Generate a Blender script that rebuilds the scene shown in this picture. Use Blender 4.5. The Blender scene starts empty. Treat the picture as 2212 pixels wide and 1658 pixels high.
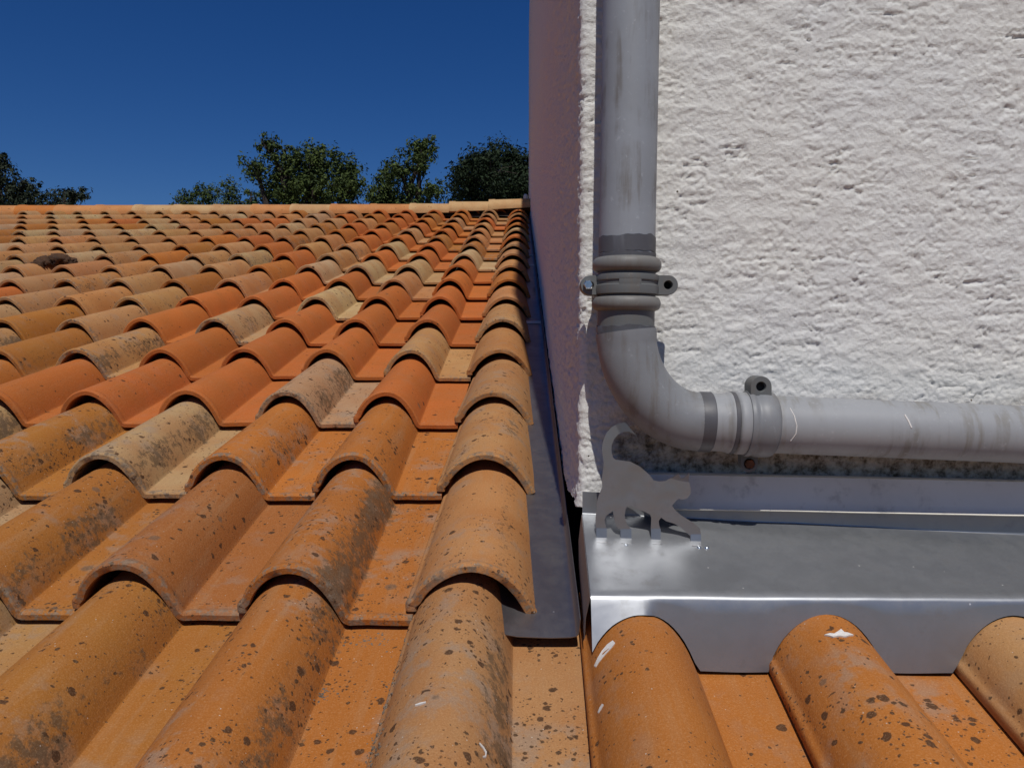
import bpy, bmesh, math, random
import numpy as np
from mathutils import Vector, Matrix

random.seed(7)
rng = np.random.default_rng(11)
R = math.radians
scene = bpy.context.scene
C = scene.collection

# ------------------------------------------------------------------ camera, sky, sun, exposure
PITCH = R(3.0)            # looking slightly down
YAW = R(1.146)            # and slightly to the left of the roof's fall line
FPX = 1700.0              # focal length in units of a 2212 px wide picture
CAMZ = 5.0
cam_d = bpy.data.cameras.new('camera')
cam = bpy.data.objects.new('camera', cam_d)
C.objects.link(cam)
cam.location = (0, 0, CAMZ)
cam.rotation_euler = (math.pi / 2 - PITCH, 0, YAW)
cam_d.sensor_width = 36.0
cam_d.lens = FPX / 2212 * 36.0
cam_d.clip_start = 0.02
cam_d.clip_end = 6000
scene.camera = cam

SUN_EL, SUN_AZ = R(58), R(4.0)      # behind the camera, a touch to the right
to_sun = Vector((math.sin(SUN_AZ) * math.cos(SUN_EL), -math.cos(SUN_AZ) * math.cos(SUN_EL), math.sin(SUN_EL)))
world = bpy.data.worlds.new('World')
scene.world = world
world.use_nodes = True
wn = world.node_tree.nodes
bg = wn['Background']
sky = wn.new('ShaderNodeTexSky')
sky.sky_type = 'NISHITA'
sky.sun_disc = False
sky.sun_elevation = SUN_EL
sky.sun_rotation = math.pi - SUN_AZ
sky.altitude = 300
sky.air_density = 1.0
sky.dust_density = 0.0
sky.ozone_density = 10.0
hsv = wn.new('ShaderNodeHueSaturation')
hsv.inputs['Saturation'].default_value = 1.2
hsv.inputs['Hue'].default_value = 0.512
world.node_tree.links.new(sky.outputs[0], hsv.inputs['Color'])
world.node_tree.links.new(hsv.outputs[0], bg.inputs[0])
bg.inputs[1].default_value = 0.062
sun_d = bpy.data.lights.new('sun', 'SUN')
sun_d.energy = 4.3
sun_d.angle = R(0.53)
sun_d.color = (1.0, 0.965, 0.91)
sun = bpy.data.objects.new('sun', sun_d)
C.objects.link(sun)
sun.rotation_euler = to_sun.to_track_quat('Z', 'Y').to_euler()
scene.view_settings.view_transform = 'Standard'
scene.view_settings.look = 'None'
scene.view_settings.exposure = -0.3
scene.cycles.max_bounces = 5
scene.cycles.diffuse_bounces = 3
scene.cycles.glossy_bounces = 3
scene.view_settings.gamma = 1.0
scene.view_settings.use_curve_mapping = False

# ------------------------------------------------------------------ helpers
FWD = Vector((-math.sin(YAW) * math.cos(PITCH), math.cos(YAW) * math.cos(PITCH), -math.sin(PITCH)))
RGT = Vector((math.cos(YAW), math.sin(YAW), 0))
UPV = RGT.cross(FWD)


def at(x, y, d):
    """survey point: picture position (2212 wide) and its measured distance in metres -> world"""
    return Vector((0, 0, CAMZ)) + FWD * d + RGT * ((x - 1106) / FPX * d) + UPV * ((829 - y) / FPX * d)


def link(o, parent=None):
    C.objects.link(o)
    if parent is not None:
        o.parent = parent
    return o


def empty(name, loc=(0, 0, 0), parent=None):
    o = bpy.data.objects.new(name, None)
    o.empty_display_size = 0.05
    o.location = loc
    return link(o, parent)


def tag(o, label, cat, group=None, kind=None):
    o['label'] = label
    o['category'] = cat
    if group:
        o['group'] = group
    if kind:
        o['kind'] = kind
    return o


def mesh(name, verts, faces, mat=None, smooth=True, angle=35):
    me = bpy.data.meshes.new(name)
    me.from_pydata([tuple(v) for v in verts], [], faces)
    me.update()
    if smooth:
        me.shade_smooth()
        if angle is not None:
            me.set_sharp_from_angle(angle=R(angle))
    if mat:
        me.materials.append(mat)
    return me


def obj(name, me, parent=None, loc=None):
    o = bpy.data.objects.new(name, me)
    if parent is not None and loc is None and parent.type == 'EMPTY':
        o.location = -parent.location      # mesh given in world coordinates under an empty at its base
    if loc is not None:
        o.location = loc
    return link(o, parent)


def fix_normals(me):
    bm = bmesh.new()
    bm.from_mesh(me)
    bmesh.ops.recalc_face_normals(bm, faces=bm.faces)
    bm.to_mesh(me)
    bm.free()
    return me


def sweep(path, radii, seg=32, cap=True):
    """tube along a list of points with a radius at each"""
    path = [Vector(p) for p in path]
    n = len(path)
    tang = []
    for i in range(n):
        a = path[max(i - 1, 0)]
        b = path[min(i + 1, n - 1)]
        t = b - a
        if t.length < 1e-9:
            t = tang[-1] if tang else Vector((0, 0, 1))
        tang.append(t.normalized())
    ref = Vector((0, 1, 0)) if abs(tang[0].y) < 0.9 else Vector((1, 0, 0))
    u = (ref - tang[0] * ref.dot(tang[0])).normalized()
    V, F = [], []
    for i in range(n):
        u = (u - tang[i] * u.dot(tang[i])).normalized()
        w = tang[i].cross(u)
        for k in range(seg):
            a = 2 * math.pi * k / seg
            V.append(path[i] + (u * math.cos(a) + w * math.sin(a)) * radii[i])
    for i in range(n - 1):
        for k in range(seg):
            k2 = (k + 1) % seg
            F.append((i * seg + k, i * seg + k2, (i + 1) * seg + k2, (i + 1) * seg + k))
    if cap:
        F.append(tuple(range(seg - 1, -1, -1)))
        F.append(tuple((n - 1) * seg + k for k in range(seg)))
    return V, F


def plate(outline, y0, y1):
    """polygon in (x,z) given at depth y0..y1"""
    n = len(outline)
    V = [(x, y0, z) for x, z in outline] + [(x, y1, z) for x, z in outline]
    F = [tuple(range(n)), tuple(range(2 * n - 1, n - 1, -1))]
    for i in range(n):
        j = (i + 1) % n
        F.append((i, i + n, j + n, j))
    return V, F


def perlin(x, y, seed=0):
    x = np.asarray(x, dtype=np.float64)
    y = np.asarray(y, dtype=np.float64)
    xi = np.floor(x).astype(np.int64)
    yi = np.floor(y).astype(np.int64)
    xf = x - xi
    yf = y - yi

    def grad(ix, iy):
        h = (ix * 374761393 + iy * 668265263 + seed * 974634777) & 0xFFFFFFFF
        h = ((h ^ (h >> 13)) * 1274126177) & 0xFFFFFFFF
        h = (h ^ (h >> 16)) & 0xFFFF
        a = h / 65536.0 * 2 * np.pi
        return np.cos(a), np.sin(a)
    u = xf * xf * xf * (xf * (xf * 6 - 15) + 10)
    v = yf * yf * yf * (yf * (yf * 6 - 15) + 10)
    g00, h00 = grad(xi, yi)
    g10, h10 = grad(xi + 1, yi)
    g01, h01 = grad(xi, yi + 1)
    g11, h11 = grad(xi + 1, yi + 1)
    n00 = g00 * xf + h00 * yf
    n10 = g10 * (xf - 1) + h10 * yf
    n01 = g01 * xf + h01 * (yf - 1)
    n11 = g11 * (xf - 1) + h11 * (yf - 1)
    return (n00 * (1 - u) + n10 * u) * (1 - v) + (n01 * (1 - u) + n11 * u) * v


def fbm(x, y, seed=0, octs=4, gain=0.5):
    s = 0
    a = 1.0
    for o in range(octs):
        s = s + a * perlin(x * 2 ** o, y * 2 ** o, seed + o * 17)
        a *= gain
    return s


def sstep(a, b, x):
    t = np.clip((x - a) / (b - a), 0, 1)
    return t * t * (3 - 2 * t)


# ------------------------------------------------------------------ materials
class NT:
    def __init__(self, name):
        self.m = bpy.data.materials.new(name)
        self.m.use_nodes = True
        self.t = self.m.node_tree
        self.b = self.t.nodes['Principled BSDF']

    def n(self, typ, **kw):
        nd = self.t.nodes.new(typ)
        for k, v in kw.items():
            setattr(nd, k, v)
        return nd

    def l(self, a, b):
        self.t.links.new(a, b)

    def setin(self, nd, name, v):
        if hasattr(v, 'is_linked') or hasattr(v, 'links'):
            self.l(v, nd.inputs[name])
        else:
            nd.inputs[name].default_value = v

    def noise(self, vec, scale, detail=4, rough=0.55, dist=0.0):
        nd = self.n('ShaderNodeTexNoise')
        self.l(vec, nd.inputs['Vector'])
        nd.inputs['Scale'].default_value = scale
        nd.inputs['Detail'].default_value = detail
        nd.inputs['Roughness'].default_value = rough
        nd.inputs['Distortion'].default_value = dist
        return nd.outputs['Fac']

    def ramp(self, fac, a, b, lo=0.0, hi=1.0):
        nd = self.n('ShaderNodeMapRange')
        nd.interpolation_type = 'SMOOTHSTEP'
        self.l(fac, nd.inputs['Value'])
        nd.inputs['From Min'].default_value = a
        nd.inputs['From Max'].default_value = b
        nd.inputs['To Min'].default_value = lo
        nd.inputs['To Max'].default_value = hi
        return nd.outputs['Result']

    def math(self, op, a, b=0.0):
        nd = self.n('ShaderNodeMath', operation=op)
        for i, v in enumerate((a, b)):
            if isinstance(v, (int, float)):
                nd.inputs[i].default_value = v
            else:
                self.l(v, nd.inputs[i])
        return nd.outputs[0]

    def mix(self, fac, a, b, mode='MIX'):
        nd = self.n('ShaderNodeMix', data_type='RGBA', blend_type=mode)
        for i, v in ((0, fac), (6, a), (7, b)):
            if isinstance(v, (int, float)):
                nd.inputs[i].default_value = v
            elif isinstance(v, tuple):
                nd.inputs[i].default_value = v if len(v) == 4 else v + (1,)
            else:
                self.l(v, nd.inputs[i])
        return nd.outputs[2]

    def bump(self, h, strength, dist):
        nd = self.n('ShaderNodeBump')
        self.l(h, nd.inputs['Height'])
        nd.inputs['Strength'].default_value = strength
        nd.inputs['Distance'].default_value = dist
        self.l(nd.outputs[0], self.b.inputs['Normal'])
        return nd


def tile_material(name, stuff=False):
    t = NT(name)
    tc = t.n('ShaderNodeTexCoord')
    oi = t.n('ShaderNodeObjectInfo')
    if stuff:
        ge = t.n('ShaderNodeNewGeometry')
        rnd = ge.outputs['Random Per Island']
        cr = t.n('ShaderNodeValToRGB')
        e = cr.color_ramp.elements
        e[0].color = (.30, .10, .025, 1)
        e[1].color = (.32, .17, .075, 1)
        x = cr.color_ramp.elements.new(.35)
        x.color = (.30, .085, .022, 1)
        x = cr.color_ramp.elements.new(.6)
        x.color = (.31, .15, .065, 1)
        t.l(rnd, cr.inputs[0])
        base = cr.outputs[0]
        stain = t.math('MULTIPLY', rnd, 0.6)
    else:
        rnd = oi.outputs['Random']
        base = oi.outputs['Color']
        stain = oi.outputs['Alpha']
    off = t.n('ShaderNodeCombineXYZ')
    t.l(t.math('MULTIPLY', rnd, 37.0), off.inputs[0])
    t.l(t.math('MULTIPLY', rnd, 91.0), off.inputs[1])
    t.l(t.math('MULTIPLY', rnd, 53.0), off.inputs[2])
    ad = t.n('ShaderNodeVectorMath', operation='ADD')
    t.l(tc.outputs['Object'], ad.inputs[0])
    t.l(off.outputs[0], ad.inputs[1])
    v = ad.outputs[0]
    sep = t.n('ShaderNodeSeparateXYZ')
    t.l(tc.outputs['Object'], sep.inputs[0])
    # broad firing blush
    n1 = t.noise(v, 9.0, 3, 0.5)
    blush = t.ramp(n1, .35, .65)
    c1 = t.mix(t.math('MULTIPLY', blush, 0.35), base, (.32, .105, .020), 'MIX')
    # streaks along the tile
    mp = t.n('ShaderNodeMapping')
    mp.inputs['Scale'].default_value = (60, 5, 30)
    t.l(v, mp.inputs['Vector'])
    n2 = t.noise(mp.outputs[0], 1.0, 5, 0.6)
    c2 = t.mix(t.math('MULTIPLY', t.ramp(n2, .48, .75, 0, .4), t.ramp(stain, .1, .6, .25, 1.0)), c1, (.36, .205, .10))
    # dusty weathering film, paler
    n3 = t.noise(v, 24.0, 5, 0.68)
    film = t.math('MULTIPLY', t.math('MULTIPLY', t.ramp(n3, .46, .62), t.ramp(t.noise(v, 8.0, 1), .42, .62)), t.math('MULTIPLY', stain, 0.62))
    c3 = t.mix(film, c2, (.27, .215, .165))
    # grey-black mould patches: along the right flank of the roll and a little anywhere
    nm = t.noise(v, 75.0, 5, 0.76, 0.0)
    nmb = t.noise(v, 8.0, 2, 0.5)
    if stuff:
        flank = 0.2
        side = t.math('MULTIPLY', nmb, .5)
    else:
        fx = t.math('ABSOLUTE', t.math('SUBTRACT', sep.outputs[0], .124))
        side = t.ramp(fx, .042, .0)
    msum = t.math('ADD', t.math('MULTIPLY', side, .30), t.math('ADD', t.math('MULTIPLY', nm, .9), t.math('MULTIPLY', nmb, .42)))
    msum = t.math('ADD', msum, t.math('MULTIPLY', t.math('SUBTRACT', stain, .5), .30))
    msum = t.math('ADD', msum, t.math('MULTIPLY', t.math('SUBTRACT', t.math('FRACT', t.math('MULTIPLY', rnd, 17.0)), .62), .16))
    mould = t.ramp(msum, .985, 1.12)
    mcol = t.mix(t.noise(v, 140, 2), (.035, .026, .016), (.12, .085, .05))
    c4 = t.mix(t.math('MULTIPLY', mould, .72), c3, mcol)
    # lichen dots of several sizes, each an irregular spot
    ndis = t.n('ShaderNodeTexNoise')
    ndis.inputs['Scale'].default_value = 160
    ndis.inputs['Detail'].default_value = 2
    t.l(v, ndis.inputs['Vector'])
    wv = t.n('ShaderNodeMix', data_type='VECTOR')
    wv.inputs[0].default_value = .006
    t.l(v, wv.inputs[4])
    t.l(ndis.outputs['Color'], wv.inputs[5])
    col = c4
    patch = t.ramp(t.noise(v, 13.0, 3, .6), .42, .64, 0.08, 1.35)
    for sc, thr, prob, dark, amt in ((62, .30, .30, (.05, .022, .010), .9), (120, .30, .30, (.055, .028, .013), .9),
                                     (240, .30, .33, (.06, .032, .018), .85), (30, .24, .12, (.13, .085, .055), .7)):
        vo = t.n('ShaderNodeTexVoronoi', feature='F1')
        vo.inputs['Scale'].default_value = sc
        vo.inputs['Randomness'].default_value = 1.0
        t.l(wv.outputs[1], vo.inputs['Vector'])
        sc_ = t.n('ShaderNodeSeparateColor')
        t.l(vo.outputs['Color'], sc_.inputs[0])
        lim = t.math('MULTIPLY', t.math('MULTIPLY', stain, patch), prob * 1.7)
        on = t.math('LESS_THAN', sc_.outputs[0], lim)
        size = t.math('MULTIPLY', t.math('ADD', .35, sc_.outputs[1]), thr)
        edge = t.n('ShaderNodeMapRange')
        t.l(t.math('SUBTRACT', size, vo.outputs['Distance']), edge.inputs['Value'])
        edge.inputs['From Min'].default_value = 0
        edge.inputs['From Max'].default_value = .07
        col = t.mix(t.math('MULTIPLY', t.math('MULTIPLY', edge.outputs[0], on), amt), col, dark)
    # pale specks
    vo = t.n('ShaderNodeTexVoronoi', feature='F1')
    vo.inputs['Scale'].default_value = 150
    t.l(v, vo.inputs['Vector'])
    sc_ = t.n('ShaderNodeSeparateColor')
    t.l(vo.outputs['Color'], sc_.inputs[0])
    on = t.math('MULTIPLY', t.math('LESS_THAN', sc_.outputs[2], t.math('MULTIPLY', stain, .16)), t.math('LESS_THAN', vo.outputs['Distance'], .11))
    col = t.mix(t.math('MULTIPLY', on, .8), col, (.55, .48, .40))
    grain = t.noise(v, 520, 3, .75)
    col = t.mix(t.ramp(grain, .45, .70, 0, .20), col, (.16, .07, .025))
    col = t.mix(t.ramp(grain, .50, .32, 0, .22), col, (.55, .36, .20))
    if not stuff:
        rim = t.ramp(sep.outputs[1], .020, .004)
        crust = t.ramp(t.noise(v, 95, 4, .7), .46, .60)
        col = t.mix(t.math('MULTIPLY', t.math('MULTIPLY', rim, crust), t.ramp(stain, .1, .7, .10, .85)), col, t.mix(t.noise(v, 200, 2), (.05, .030, .016), (.34, .27, .20)))
    t.l(col, t.b.inputs['Base Color'])
    rough = t.ramp(nm, .3, .7, .70, .90)
    t.l(rough, t.b.inputs['Roughness'])
    t.b.inputs['Specular IOR Level'].default_value = .22
    t.bump(t.noise(v, 190, 5, .75), .5, .0018)
    return t.m


M_tile = tile_material('terracotta')
M_tile_far = tile_material('terracotta_far', stuff=True)


def simple(name, col, rough=.6, metal=0.0, nscale=20, namt=.25, bump=.2, bdist=.001, col2=None, spec=.5, rvar=.1, stretch=None):
    t = NT(name)
    tc = t.n('ShaderNodeTexCoord')
    v = tc.outputs['Object']
    if stretch:
        mp = t.n('ShaderNodeMapping')
        mp.inputs['Scale'].default_value = stretch
        t.l(v, mp.inputs['Vector'])
        v2 = mp.outputs[0]
    else:
        v2 = v
    n1 = t.noise(v2, nscale, 5, .6)
    c2 = col2 or tuple(c * .55 for c in col)
    t.l(t.mix(t.ramp(n1, .4, .7, 0, namt), col, c2), t.b.inputs['Base Color'])
    t.l(t.ramp(t.noise(v2, nscale * 1.7, 4), .3, .7, rough - rvar, rough + rvar), t.b.inputs['Roughness'])
    t.b.inputs['Metallic'].default_value = metal
    t.b.inputs['Specular IOR Level'].default_value = spec
    t.bump(t.noise(v, nscale * 12, 3), bump, bdist)
    return t.m


def zinc(name, col, rough, dirt=.4, metal=.92, wave=.22):
    t = NT(name)
    tc = t.n('ShaderNodeTexCoord')
    v = tc.outputs['Object']
    n1 = t.noise(v, 6, 5, .6, .3)
    n2 = t.noise(v, 38, 6, .65)
    c = t.mix(t.ramp(n1, .35, .65, 0, .5), col, tuple(x * .78 for x in col))
    c = t.mix(t.ramp(n2, .52, .72, 0, dirt), c, (.20, .185, .17))
    # small scratches and specks
    vo = t.n('ShaderNodeTexVoronoi', feature='F1')
    vo.inputs['Scale'].default_value = 90
    t.l(v, vo.inputs['Vector'])
    sc = t.n('ShaderNodeSeparateColor')
    t.l(vo.outputs['Color'], sc.inputs[0])
    on = t.math('MULTIPLY', t.math('LESS_THAN', sc.outputs[0], .05), t.math('LESS_THAN', vo.outputs['Distance'], .10))
    c = t.mix(on, c, (.75, .74, .72))
    t.l(c, t.b.inputs['Base Color'])
    t.b.inputs['Metallic'].default_value = metal
    r = t.math('ADD', t.ramp(n1, .3, .7, rough - .04, rough + .05), t.ramp(n2, .4, .7, 0, .08))
    t.l(r, t.b.inputs['Roughness'])
    t.bump(t.noise(v, 14, 3, .5), wave, .003)
    return t.m


M_zinc = zinc('zinc_bright', (.34, .352, .37), .40, .32, .80)
M_zinc_dark = zinc('zinc_weathered', (.27, .258, .272), .42, .30)
M_zinc_lip = zinc('zinc_counter', (.74, .70, .62), .60, .35, .30)
M_cat = zinc('zinc_cat', (.40, .405, .42), .34, .35, .9, .8)
M_bolt = simple('bolt_steel', (.62, .66, .70), .32, 1.0, 60, .3, .1, .0005)
M_rust = simple('rusty_bolt', (.16, .06, .025), .8, .3, 90, .6, .4, .001, (.05, .025, .015))
M_hole = simple('hole_dark', (.02, .018, .018), .8, 0, 60, .3)
M_deck = simple('roof_underlay', (.035, .025, .018), .9, 0, 20, .4)
M_core = simple('wall_core', (.16, .14, .13), .9, 0, 25, .4, .5, .003)
M_hwall = simple('house_wall', (.52, .46, .38), .9, 0, 8, .35, .6, .004)
M_ground = simple('dry_ground', (.17, .14, .085), .95, 0, .35, .7, .5, .02, (.07, .085, .03))
M_bark = simple('bark', (.045, .032, .024), .9, 0, 6, .5, .8, .02)
M_white = simple('white_paint', (.68, .65, .61), .7, 0, 300, .4, .3, .0005, (.5, .46, .42))
M_dirt = simple('dirt_clump', (.085, .038, .016), .95, 0, 60, .7, .8, .004, (.025, .015, .01))
M_grit = simple('grit', (.17, .13, .095), .9, 0, 130, .8, .4, .001, (.05, .04, .03))


def pvc(name, col, dirt=(.13, .115, .10)):
    t = NT(name)
    tc = t.n('ShaderNodeTexCoord')
    v = tc.outputs['Object']
    n1 = t.noise(v, 11, 5, .6, .2)
    mp = t.n('ShaderNodeMapping')
    mp.inputs['Scale'].default_value = (90, 25, 9)
    t.l(v, mp.inputs['Vector'])
    n2 = t.noise(mp.outputs[0], 1, 5, .6)
    c = t.mix(t.ramp(n1, .35, .68, 0, .45), col, tuple(x * .70 for x in col))
    c = t.mix(t.math('MULTIPLY', t.ramp(n2, .46, .66), t.ramp(n1, .40, .62, .05, .7)), c, dirt)
    n3 = t.noise(v, 130, 4, .7)
    c = t.mix(t.ramp(n3, .60, .70, 0, .35), c, tuple(min(1, x * 1.5) for x in col))
    t.l(c, t.b.inputs['Base Color'])
    t.l(t.ramp(n1, .3, .7, .42, .62), t.b.inputs['Roughness'])
    t.b.inputs['Specular IOR Level'].default_value = .4
    t.bump(t.noise(v, 60, 3, .6), .12, .0012)
    return t.m


M_pvc = pvc('grey_pvc', (.27, .287, .312))
M_pvc_elbow = pvc('grey_pvc_elbow', (.20, .207, .218))
M_pvc_low = pvc('grey_pvc_horizontal', (.29, .297, .308), (.17, .155, .13))
M_pvc_clamp = pvc('grey_pvc_clamp', (.125, .13, .13))
M_pvc_ring = pvc('grey_pvc_ring', (.17, .165, .155))
M_glue = pvc('glue_smear', (.085, .085, .095), (.06, .055, .05))


def render_material():
    t = NT('white_roughcast')
    tc = t.n('ShaderNodeTexCoord')
    v = tc.outputs['Object']
    sep = t.n('ShaderNodeSeparateXYZ')
    t.l(v, sep.inputs[0])
    n1 = t.noise(v, 14, 5, .6)
    n2 = t.noise(v, 120, 5, .65)
    n3 = t.noise(v, 4, 3, .5)
    c = t.mix(t.ramp(n1, .35, .7, 0, .5), (.70, .692, .660), (.64, .636, .628))
    c = t.mix(t.ramp(n3, .4, .65, 0, .35), c, (.72, .69, .62))
    c = t.mix(t.ramp(n2, .58, .72, 0, .35), c, (.50, .46, .42))
    # dark pinholes
    vo = t.n('ShaderNodeTexVoronoi', feature='F1')
    vo.inputs['Scale'].default_value = 60
    t.l(v, vo.inputs['Vector'])
    sc = t.n('ShaderNodeSeparateColor')
    t.l(vo.outputs['Color'], sc.inputs[0])
    on = t.math('MULTIPLY', t.math('LESS_THAN', sc.outputs[0], .05), t.math('LESS_THAN', vo.outputs['Distance'], .09))
    c = t.mix(on, c, (.10, .08, .06))
    # grime and algae along the wall foot, plus the elbow shadow's brown painted in
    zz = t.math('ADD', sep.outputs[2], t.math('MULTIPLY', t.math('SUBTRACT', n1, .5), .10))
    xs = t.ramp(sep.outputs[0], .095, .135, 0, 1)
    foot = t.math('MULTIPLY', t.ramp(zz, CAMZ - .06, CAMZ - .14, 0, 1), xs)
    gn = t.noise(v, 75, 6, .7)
    grime_shade_col = t.mix(t.ramp(gn, .3, .7), (.085, .064, .040), (.44, .36, .25))
    c = t.mix(t.math('MULTIPLY', foot, t.ramp(gn, .30, .68, 1.0, .45)), c, grime_shade_col)
    t.l(c, t.b.inputs['Base Color'])
    t.b.inputs['Roughness'].default_value = .92
    t.b.inputs['Specular IOR Level'].default_value = .15
    t.bump(t.noise(v, 170, 5, .8), .8, .0028)
    return t.m


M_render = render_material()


def leaf_material(name, ca, cb):
    t = NT(name)
    ge = t.n('ShaderNodeNewGeometry')
    c = t.mix(ge.outputs['Random Per Island'], ca, cb)
    t.l(c, t.b.inputs['Base Color'])
    t.b.inputs['Roughness'].default_value = .7
    t.b.inputs['Specular IOR Level'].default_value = .15
    return t.m


M_leaf_dark = leaf_material('leaf_dark', (.010, .018, .009), (.022, .036, .014))
M_leaf_mid = leaf_material('leaf_mid', (.024, .040, .013), (.080, .108, .026))
M_leaf_pine = leaf_material('leaf_pine', (.026, .046, .016), (.070, .098, .026))
M_leaf_olive = leaf_material('leaf_olive', (.018, .026, .016), (.040, .050, .026))

# ------------------------------------------------------------------ the roof plane
ANG = math.atan((829 - 305) / FPX)          # fall line above the optical axis
ALPHA = ANG - PITCH                          # roof slope above horizontal
W = 0.215                                    # tile cover width
H = W / 0.3492                               # camera above the roof plane
ca, sa, ta = math.cos(ALPHA), math.sin(ALPHA), math.tan(ALPHA)
Z0 = CAMZ - H * math.cos(PITCH) + ta * H * math.sin(PITCH)   # plane: z = Z0 + ta*Y


def y_of_depth(d, h=0.0):
    z0 = Z0 - CAMZ + h
    return (d + z0 * math.sin(PITCH)) / (math.cos(PITCH) - ta * math.sin(PITCH))


Y0 = y_of_depth(1.0017)
DY = y_of_depth(1.0017 + .3402) - Y0
L = DY / ca
T = L + 0.07                                 # full tile length
TH = 0.0112                                   # tile thickness
TILT = 0.0195 / L
XC0 = 0.0600                                 # left foot of column 0


def roof_pt(X, t, h=0.0):
    """t = distance up the slope from row 0's front edge"""
    y = Y0 + t * ca - h * sa
    return Vector((X, y, Z0 + ta * Y0 + t * sa + h * ca))


# tile cross section, in cover widths, (u, height of top face)
PROF = [(0, .020), (.0, .058), (.012, .074), (.032, .088), (.055, .130), (.10, .183), (.165, .235), (.245, .272), (.33, .286), (.415, .272),
        (.49, .234), (.553, .176), (.603, .108), (.638, .046), (.655, .010), (.666, .001), (.690, 0), (.86, 0), (1.035, 0)]


def catmull(pts, sub):
    out = []
    n = len(pts)
    for i in range(n - 1):
        p0 = pts[max(i - 1, 0)]
        p1, p2 = pts[i], pts[i + 1]
        p3 = pts[min(i + 2, n - 1)]
        for s in range(sub):
            t = s / sub
            q = []
            for k in range(2):
                q.append(.5 * ((2 * p1[k]) + (-p0[k] + p2[k]) * t + (2 * p0[k] - 5 * p1[k] + 4 * p2[k] - p3[k]) * t * t
                               + (-p0[k] + 3 * p1[k] - 3 * p2[k] + p3[k]) * t ** 3))
            out.append(tuple(q))
    out.append(pts[-1])
    return out


PROF = [(u, z * (1 + .20 * min(1, z / .1))) for u, z in PROF]      # full height of the roll
PROF_S = catmull(PROF, 2)


def taper(u, z, s):
    k = 1 - .09 * s
    kz = 1 - .15 * s
    if u <= .70:
        u2 = .34 + (u - .34) * k
    else:
        u2 = (.34 + .36 * k) + (u - .70) / (1.035 - .70) * (1.035 - (.34 + .36 * k))
    return u2 * W, z * kz * W


def tile_mesh(seed, cut=None, coarse=False):
    rd = random.Random(seed)
    pts = PROF_S if not coarse else PROF
    if cut:
        pts = [p for p in pts if p[0] <= cut]
    n = len(pts)
    if coarse:
        stations = [(0, 0), (T, 0)]
    else:
        stations = [(0, -.0022), (.0020, .0004), (.0055, .0013), (.0100, .0010), (.0130, -.0004), (.0165, 0), (.07, 0), (.16, 0), (.26, 0), (.36, 0), (T, 0)]
    wob = [rd.uniform(-1, 1) for _ in range(6)]
    V = []
    for lay in (0, 1):
        for si, (y, dz) in enumerate(stations):
            s = y / T
            row = [taper(u, z, s) for u, z in pts]
            for i, (x, z) in enumerate(row):
                a = row[max(i - 1, 0)]
                b = row[min(i + 1, n - 1)]
                tx, tz = b[0] - a[0], b[1] - a[1]
                ln = math.hypot(tx, tz)
                nx, nz = -tz / ln, tx / ln
                off = dz if lay == 0 else (-TH + (.0012 if y == 0 else 0))
                wy = 0.0
                if y < .02 and not coarse:
                    wy = .0012 * math.sin(x * 31 + wob[0] * 6) + .0007 * math.sin(x * 90 + wob[1] * 6)
                    if rd.random() < .10:
                        wy += rd.uniform(0, .0022)
                        off -= rd.uniform(0, .0012) if lay == 0 else 0
                bow = .0012 * wob[2] * math.sin(s * math.pi) + .0008 * wob[3] * math.sin(x * 22 + wob[4] * 4)
                V.append((x + nx * off, y + wy, z + nz * off + TH + bow - TILT * y))
    F = []
    ns = len(stations)

    def idx(lay, si, i):
        return lay * ns * n + si * n + i
    for si in range(ns - 1):
        for i in range(n - 1):
            F.append((idx(0, si, i), idx(0, si, i + 1), idx(0, si + 1, i + 1), idx(0, si + 1, i)))
            F.append((idx(1, si, i), idx(1, si + 1, i), idx(1, si + 1, i + 1), idx(1, si, i + 1)))
        F.append((idx(0, si, 0), idx(0, si + 1, 0), idx(1, si + 1, 0), idx(1, si, 0)))
        F.append((idx(0, si, n - 1), idx(1, si, n - 1), idx(1, si + 1, n - 1), idx(0, si + 1, n - 1)))
    for i in range(n - 1):
        F.append((idx(0, 0, i), idx(1, 0, i), idx(1, 0, i + 1), idx(0, 0, i + 1)))
        F.append((idx(0, ns - 1, i), idx(0, ns - 1, i + 1), idx(1, ns - 1, i + 1), idx(1, ns - 1, i)))
    return V, F


def tile_top(X, t):
    """height of a row -1 tile's top face above the roof plane"""
    y = t + L
    s = y / T
    rel = (X - XC0) % W
    row = [taper(u, z, s) for u, z in PROF_S]
    best = 0
    for (x1, z1), (x2, z2) in zip(row, row[1:]):
        if x1 <= rel <= x2:
            best = z1 + (z2 - z1) * (rel - x1) / (x2 - x1)
            break
    return best + TH - TILT * y


NROWS = 16                                   # rows 0..14 up to the ridge
T_RIDGE = (NROWS - .30) * L
RIDGE = roof_pt(0, T_RIDGE)

# ------------------------------------------------------------------ ground
gv = [(-3000, -3000, 0), (3000, -3000, 0), (3000, 3000, 0), (-3000, 3000, 0)]
g = obj('ground', mesh('ground', gv, [(0, 1, 2, 3)], M_ground, False))
g['kind'] = 'structure'

# ------------------------------------------------------------------ low house with its tiled roof
house = empty('house', (-3.0, 3.0, 0))
tag(house, 'low house under the weathered terracotta tiled roof, left of the white wall', 'house')


def to_parent(o, p):
    """keep world placement under a parented empty"""
    o.parent = p
    return o


XL, XR = -9.0, 3.4
TE = -4.1 * L                                # eaves
pe = roof_pt(0, TE, -.06)
pr = roof_pt(0, T_RIDGE, -.06)
yb = pr.y + (pr.y - pe.y)
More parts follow.
